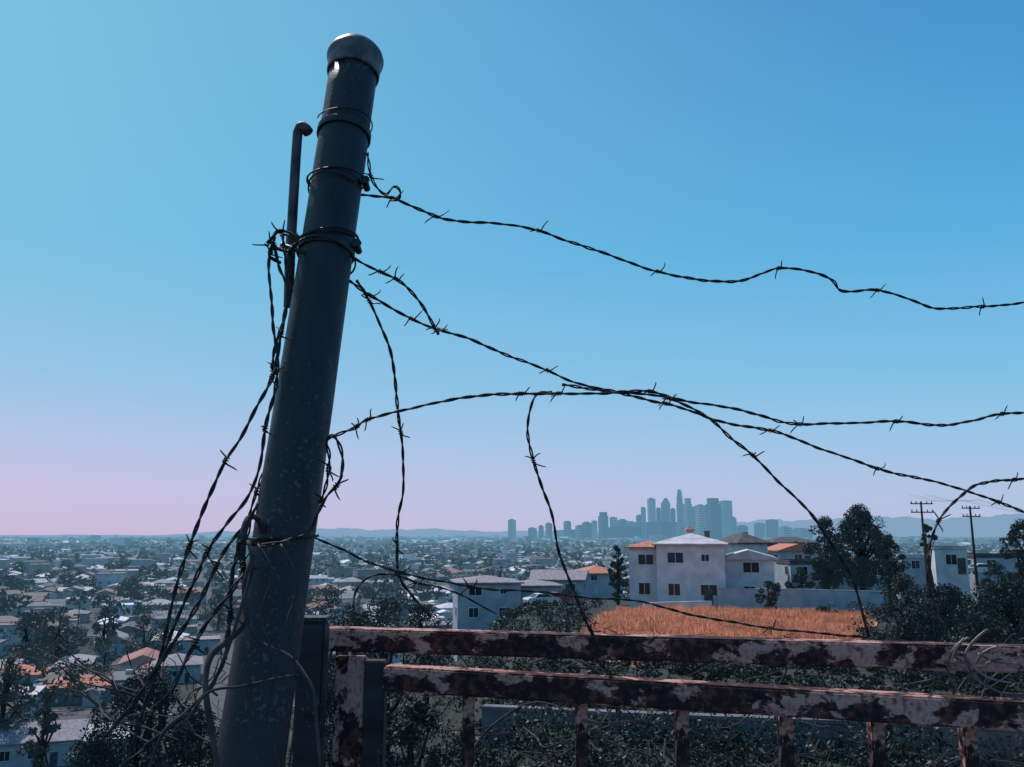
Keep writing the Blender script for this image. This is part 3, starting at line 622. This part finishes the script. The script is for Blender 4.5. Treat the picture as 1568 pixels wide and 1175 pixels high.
# ------------------------------------------------------------------ BARBED WIRE
def pdepth(v): return 1.60+(1.10-1.60)*min(1,max(0,(v-86)/1089))
def bwire(pts,d,barbs,name='barbed_wire',r=.0016,sep=.0014,pitch=.058,single=False,blen=.019,seed=0):
    rs=np.random.RandomState(seed+len(pts)); n=len(pts)
    if callable(d): W3=[P(u,v,d(u,v)) for u,v in pts]
    else: W3=[P(u,v,d[0]+(d[1]-d[0])*k/(n-1)+rs.uniform(-.004,.004)) for k,(u,v) in enumerate(pts)]
    c=spline(W3,.0035); o=Vector(c[0]); c=c-c[0]
    t=np.gradient(c,axis=0); t/=np.linalg.norm(t,axis=1)[:,None]; s=np.cumsum(np.linalg.norm(np.gradient(c,axis=0),axis=1))
    c=c+np.stack([.0006*np.sin(s*50+1),0*s,.0009*np.sin(s*38+rs.rand()*6)+.0003*np.sin(s*110)],1)
    ref=np.array([0,1.,0.1]); a=np.cross(t,ref); a/=np.linalg.norm(a,axis=1)[:,None]+1e-9; b=np.cross(t,a)
    mb=MB()
    if single: tube(mb,c,r*1.1,6)
    else:
        ph=2*math.pi*s/pitch+.6*np.sin(s*9); am=sep*(1+.25*np.sin(s*23+rs.rand()*6)+.12*np.sin(s*61))
        for k in (0,math.pi):
            off=(a*np.cos(ph+k)[:,None]+b*np.sin(ph+k)[:,None])*am[:,None]; tube(mb,c+off,r,6)
    for bi,(bu,bv) in enumerate(barbs):
        q=c+np.array(o)-np.array(EYE); dep=q@np.array(FW); uu=784+F*q[:,0]/dep; vv=587.5-F*(q@np.array(UP))/dep
        i=int(np.argmin((uu-bu)**2+(vv-bv)**2)); cc,tt,aa,bb=c[i],t[i],a[i],b[i]
        R=.0033; cp=[]
        for k in range(34):
            an=2*math.pi*k/14; cp.append(cc+tt*(.009*(k/33-.5))+(aa*math.cos(an)+bb*math.sin(an))*(R+.0003*math.sin(k)))
        tube(mb,cp,.0010,5)
        th=rs.uniform(-.5,.5); ns=3 if rs.rand()<.5 else 2
        for k in range(ns):
            sg_=[(1,1),(-1,-1),(1,-1)][k]
            ang=th+k*rs.uniform(.3,.9); dr=(aa*math.cos(ang)+bb*math.sin(ang)*.6)*sg_[0]+tt*sg_[1]*rs.uniform(.05,.8)
            dr/=np.linalg.norm(dr); L=blen*rs.uniform(.75,1.3); st=cc+tt*sg_[1]*.004
            bend=rs.randn(3)*.0012; tube(mb,[st,st+dr*L*.5+bend,st+dr*L*.8+bend,st+dr*L],[.0013,.0012,.0011,.0003],5)
    ob=mb.build(name,M_wire,None,True); ob.location=o; return ob
bwire([(552,298),(575,300),(600,303),(625,314),(665,331),(700,338),(760,343),(822,352),(870,370),(940,393),(1005,416),(1060,427),(1130,431),(1165,420),(1197,410),(1240,416),(1275,430),(1290,446),(1340,444),(1390,458),(1435,472),(1505,470),(1568,463),(1640,452),(1900,480)],(1.52,1.75),[(603,303),(668,332),(825,352),(1008,416),(1195,411),(1345,445),(1505,470)],seed=1)
bwire([(562,235),(568,270),(580,290),(592,297),(603,285),(612,292),(610,305),(596,308)],(1.50,1.53),[(566,272)],r=.0014,seed=2)
bwire([(428,358),(455,362),(490,370),(520,380),(545,397),(580,415),(610,430),(640,460),(660,490),(672,512)],lambda u,v:pdepth(v)-.058+max(0,(u-530))*.0009,[(582,416),(608,427),(668,505)],seed=3)
bwire([(534,430),(550,442),(570,455),(600,472),(630,488),(670,505),(720,520),(780,545),(830,565),(880,585),(930,598),(990,612),(1035,622),(1100,645),(1180,660),(1260,688),(1345,718),(1430,738),(1500,758),(1568,785),(1640,810),(1900,900)],(1.47,1.72),[(565,453),(632,488),(672,506),(838,568),(1020,618),(1180,658),(1345,718),(1528,772)],seed=4)
bwire([(500,672),(525,662),(545,655),(565,643),(620,627),(690,613),(770,603),(850,604),(920,602),(990,600),(1040,612),(1100,622),(1160,635),(1220,650),(1290,648),(1370,646),(1440,651),(1490,645),(1530,634),(1568,632),(1640,630),(1900,650)],(1.38,1.68),[(565,641),(548,656),(800,603),(857,604),(995,600),(1225,650),(1372,648),(1535,633)],seed=5)
bwire([(860,590),(940,600),(1000,606),(1040,616),(1085,640),(1120,672),(1155,700),(1195,740),(1230,775),(1255,805),(1285,850),(1310,900),(1330,975)],(1.52,1.50),[(1152,698),(1025,610)],seed=6)
bwire([(845,600),(822,604),(812,630),(808,665),(815,700),(830,745),(845,790),(855,840),(872,890),(895,945),(915,985)],(1.53,1.48),[(817,705),(905,962)],seed=7)
bwire([(545,430),(560,452),(575,480),(595,530),(605,580),(610,640),(617,690),(617,750),(610,790),(608,835),(610,880),(630,910),(660,945)],(1.45,1.50),[(566,462),(610,662),(607,838)],seed=8)
bwire([(1900,700),(1640,718),(1568,733),(1520,738),(1490,745),(1460,770),(1440,795),(1425,830),(1420,870),(1428,920),(1445,965),(1470,1010)],(1.7,1.5),[(1552,728),(1437,800)],seed=9)
bwire([(478,822),(520,840),(560,860),(610,875),(660,888),(730,900),(800,905),(900,915),(980,922),(1100,950),(1250,970),(1330,975)],(1.30,1.52),[(610,876),(720,898),(1180,964)],seed=10,r=.0012,sep=.001)
bwire([(540,930),(545,905),(565,885),(600,880),(640,892),(690,905),(760,940)],(1.4,1.5),[(640,892)],seed=21,r=.0011,sep=.0009)
bwire([(420,365),(412,400),(415,450),(418,500),(425,545),(415,580),(395,620),(370,670),(345,705),(325,750),(300,810),(285,850),(270,900),(255,960),(240,1030),(215,1100),(190,1185)],(1.36,1.05),[(415,576),(343,706),(288,835),(413,385)],seed=11)
bwire([(432,362),(440,420),(438,470),(428,530),(422,590),(408,650),(398,710),(380,760),(350,800),(320,840),(300,885),(270,950),(245,1010),(205,1080)],(1.36,1.1),[(430,512),(405,655),(318,842)],seed=12)
bwire([(418,370),(428,410),(440,440),(436,480),(420,540),(418,580)],(1.37,1.3),[(424,372),(418,560)],seed=13)
bwire([(410,372),(425,355),(445,358),(455,372),(440,385),(420,380),(412,392),(430,402)],(1.36,1.36),[(430,356),(412,375),(448,375)],seed=33,r=.0018)
F1=lambda u,v:pdepth(v)-.058
bwire([(452,372),(440,400),(452,450),(470,500),(482,560),(470,610),(440,665),(410,710),(395,750),(378,800),(362,850),(352,930),(345,1010)],F1,[(455,392),(396,752)],seed=14,r=.0013,sep=.0013)
bwire([(490,770),(500,740),(505,700),(500,675),(512,668),(524,700),(520,738),(500,762),(485,790),(470,815),(430,830),(395,835),(365,830)],(1.22,1.12),[(520,746),(488,765),(497,715)],seed=15,r=.0014)
bwire([(500,590),(490,640),(480,700),(478,760),(470,800)],F1,[(492,640)],seed=16,r=.0012,single=True)
bwire([(462,420),(478,520),(486,600),(470,700)],F1,[],seed=17,single=True,r=.0012)
bwire([(440,590),(452,640),(430,700),(400,760),(385,790)],F1,[(452,640)],seed=18,single=True,r=.0013)
bwire([(395,770),(365,830),(372,870),(358,900),(320,950),(290,1000),(262,1060)],(1.15,1.0),[(370,868),(300,985)],seed=19)
bwire([(380,800),(350,835),(330,870),(300,930),(250,1010),(215,1060),(160,1130)],(1.16,1.02),[(330,868)],seed=20)
bwire([(385,790),(372,840),(355,880),(352,950),(340,1020),(300,1080),(240,1130),(180,1180)],(1.14,1.0),[(352,940)],seed=22,r=.0013)
def rod(name,pts,d,r,mat,sides=8,wob=0.0):
    n=len(pts); W3=[P(u,v,d[0]+(d[1]-d[0])*k/(n-1)) for k,(u,v) in enumerate(pts)]; c=spline(W3,.006); o=Vector(c[0]); mb=MB()
    q=np.arange(len(c)); c=c+np.stack([wob*np.sin(q*.35),0*q,wob*np.cos(q*.27)],1)
    tube(mb,c-np.array(o),np.linspace(r,r*.75,len(c))*(1+.12*np.sin(q*.5)*(wob>0)),sides); ob=mb.build(name,mat,None,True); ob.location=o
rod('bent_rod',[(404,830),(398,800),(388,791),(377,800),(371,850),(376,920),(374,955),(350,980),(325,1000),(316,1030),(318,1080),(335,1190)],(1.2,.98),.0046,M_vine,wob=.0006)
rod('dry_vine',[(388,850),(372,900),(382,955),(400,985),(440,1005),(465,1030),(482,1060),(484,1110),(492,1190)],(1.09,.98),.0024,M_vine,wob=.001)
rod('dry_vine',[(380,830),(385,870),(370,930),(330,1040),(290,1085),(250,1120),(225,1190)],(1.09,.96),.0024,M_vine,wob=.001)
rod('dry_vine',[(460,1035),(420,1040),(370,1050),(320,1060),(280,1110)],(1.02,.96),.0018,M_vine,wob=.001)
rod('dry_vine',[(395,835),(415,880),(400,950),(420,1020),(410,1100),(430,1190)],(1.09,.97),.0016,M_wire,wob=.001)
rod('dry_vine',[(430,835),(455,900),(440,960),(455,1050),(440,1190)],(1.10,.98),.0016,M_wire,wob=.001)
rng=random.Random(5)
mb=MB()
for k in range(60):
    u=rng.uniform(560,1560); v=rng.uniform(1000,1200); d0=rng.uniform(1.8,3.4); pts=[]
    for q in range(6): pts.append(P(u,max(v,965),d0)); u+=rng.uniform(-60,90); v+=rng.uniform(-60,45); d0+=rng.uniform(-.1,.1)
    c=spline(pts,.03); tube(mb,c,np.linspace(.0028,.0008,len(c)),5)
mb.build('dead_twigs',M_vine)
mb=MB()
for k in range(26):
    u=rng.uniform(180,420); v=rng.uniform(1060,1190); d0=rng.uniform(1.1,1.6); pts=[]; du=rng.uniform(-40,25)
    for q in range(6): pts.append(P(u,v,d0)); u+=du+rng.uniform(-20,20); v-=rng.uniform(5,35); d0+=rng.uniform(-.04,.06)
    c=spline(pts,.02); tube(mb,c,np.linspace(.0020,.0005,len(c)),5)
mb.build('dead_twigs',M_vine)
mb=MB()
for k in range(9):
    u=1450+rng.uniform(-10,90); v=rng.uniform(975,1000); pts=[]; 
    for q in range(7): an=q*.7+k; pts.append(P(u+38*math.sin(an)*rng.uniform(.6,1.2)+6*q,v+q*13+20*math.cos(an),1.33+.02*q))
    c=spline(pts,.01); tube(mb,c,np.linspace(.0022,.001,len(c)),6)
M_pv=noisy('pale_vine',(0.10,0.08,0.085),(0.34,0.26,0.26),40,0.8,0.3,0.001); mb.build('curled_vine',M_pv)
# ------------------------------------------------------------------ FENCE RAIL + GATE
fe=empty('fence_rail',(0,0,0)); 
beam('top_rail',P(478,977,1.60),P(1900,1018,1.36),.045,.041,M_rust,fe)
gp=empty('gate_post',(0,0,0)); A=P(482,952,1.50); beam('shaft',A,Vector((A.x-.01,A.y-.02,30.1)),.045,.045,M_post,gp); beam('top_plate',A+Vector((0,0,.001)),A+Vector((0,0,.009)),.05,.05,M_post,gp,.001)
ga=empty('rusty_gate',(0,0,0))
def gd(u): return 1.52+(1.28-1.52)*(u-540)/1100
A=P(538,1004,gd(540)); beam('hinge_stile',A,Vector((A.x-.012,A.y,30.5)),.012,.052,M_rust,ga,.0015)
A2=P(577,1010,gd(577)+.012); beam('stile',A2,Vector((A2.x-.005,A2.y,30.5)),.04,.036,M_post,ga,.002)
beam('top_member',P(592,1037,gd(592)),P(1950,1118,gd(1950)),.04,.042,M_rust,ga)
for u in (718,890,1043,1201,1340,1480,1640,1800):
    v=1037+(u-592)*81/1358+18; A=P(u,v,gd(u)+.005); beam('baluster',A,Vector((A.x+random.uniform(-.012,.004),A.y+.01,30.55)),.02,.021,M_rust,ga,.002)
a0=P(592,1037,gd(592)); b0=P(1950,1118,gd(1950)); beam('bottom_member',Vector((a0.x,a0.y,30.55)),Vector((b0.x,b0.y,30.55)),.038,.04,M_rust,ga)
# ------------------------------------------------------------------ light, sky, camera
az_s=math.radians(-38); el=math.radians(56)
S=Vector((math.sin(az_s)*math.cos(el),math.cos(az_s)*math.cos(el),math.sin(el)))
sl=bpy.data.lights.new('sun','SUN'); sl.energy=4.5; sl.angle=math.radians(.5); sl.color=(1,.90,.86)
so=bpy.data.objects.new('sun',sl); so.rotation_euler=S.to_track_quat('Z','Y').to_euler(); link(so)
w=bpy.data.worlds.new('World'); scene.world=w; w.use_nodes=True; nt=w.node_tree; bg=nt.nodes['Background']; bg.inputs[1].default_value=.1
sky=nt.nodes.new('ShaderNodeTexSky'); sky.sky_type='NISHITA'; sky.sun_disc=False; sky.sun_elevation=el; sky.sun_rotation=az_s
tc=nt.nodes.new('ShaderNodeTexCoord'); sp_=nt.nodes.new('ShaderNodeSeparateXYZ'); nt.links.new(tc.outputs['Generated'],sp_.inputs[0])
L=ramp(nt,sp_.outputs[2],[(0,hexl('C2B2D4')),(.05,hexl('BDB6DA')),(.10,hexl('AABADC')),(.17,hexl('8CBBDC')),(.31,hexl('6FB8DA')),(.55,hexl('70B9D8')),(1,hexl('3A80B0'))])
Rr=ramp(nt,sp_.outputs[2],[(0,hexl('AEBADA')),(.05,hexl('A6BBDC')),(.10,hexl('92BEDF')),(.17,hexl('78B9DE')),(.31,hexl('52A8D8')),(.55,hexl('3485C2')),(1,hexl('1A4F88'))])
mr=nt.nodes.new('ShaderNodeMapRange'); mr.inputs[1].default_value=-.5; mr.inputs[2].default_value=.5; nt.links.new(sp_.outputs[0],mr.inputs[0])
mx=nt.nodes.new('ShaderNodeMix'); mx.data_type='RGBA'; nt.links.new(mr.outputs[0],mx.inputs[0]); nt.links.new(L.outputs[0],mx.inputs[6]); nt.links.new(Rr.outputs[0],mx.inputs[7])
sc=nt.nodes.new('ShaderNodeVectorMath'); sc.operation='SCALE'; sc.inputs['Scale'].default_value=11.0; nt.links.new(mx.outputs[2],sc.inputs[0])
m2=nt.nodes.new('ShaderNodeMix'); m2.data_type='RGBA'; m2.inputs[0].default_value=.08; nt.links.new(sc.outputs[0],m2.inputs[6]); nt.links.new(sky.outputs[0],m2.inputs[7]); nt.links.new(m2.outputs[2],bg.inputs[0])
cam=bpy.data.cameras.new('camera'); cam.sensor_width=36; cam.lens=36*F/1568; cam.clip_start=.05; cam.clip_end=60000
co=bpy.data.objects.new('camera',cam); co.location=EYE; co.rotation_euler=(math.pi/2+PITCH,0,0); link(co); scene.camera=co
scene.view_settings.view_transform='Standard'; scene.view_settings.look='None'; scene.view_settings.exposure=0
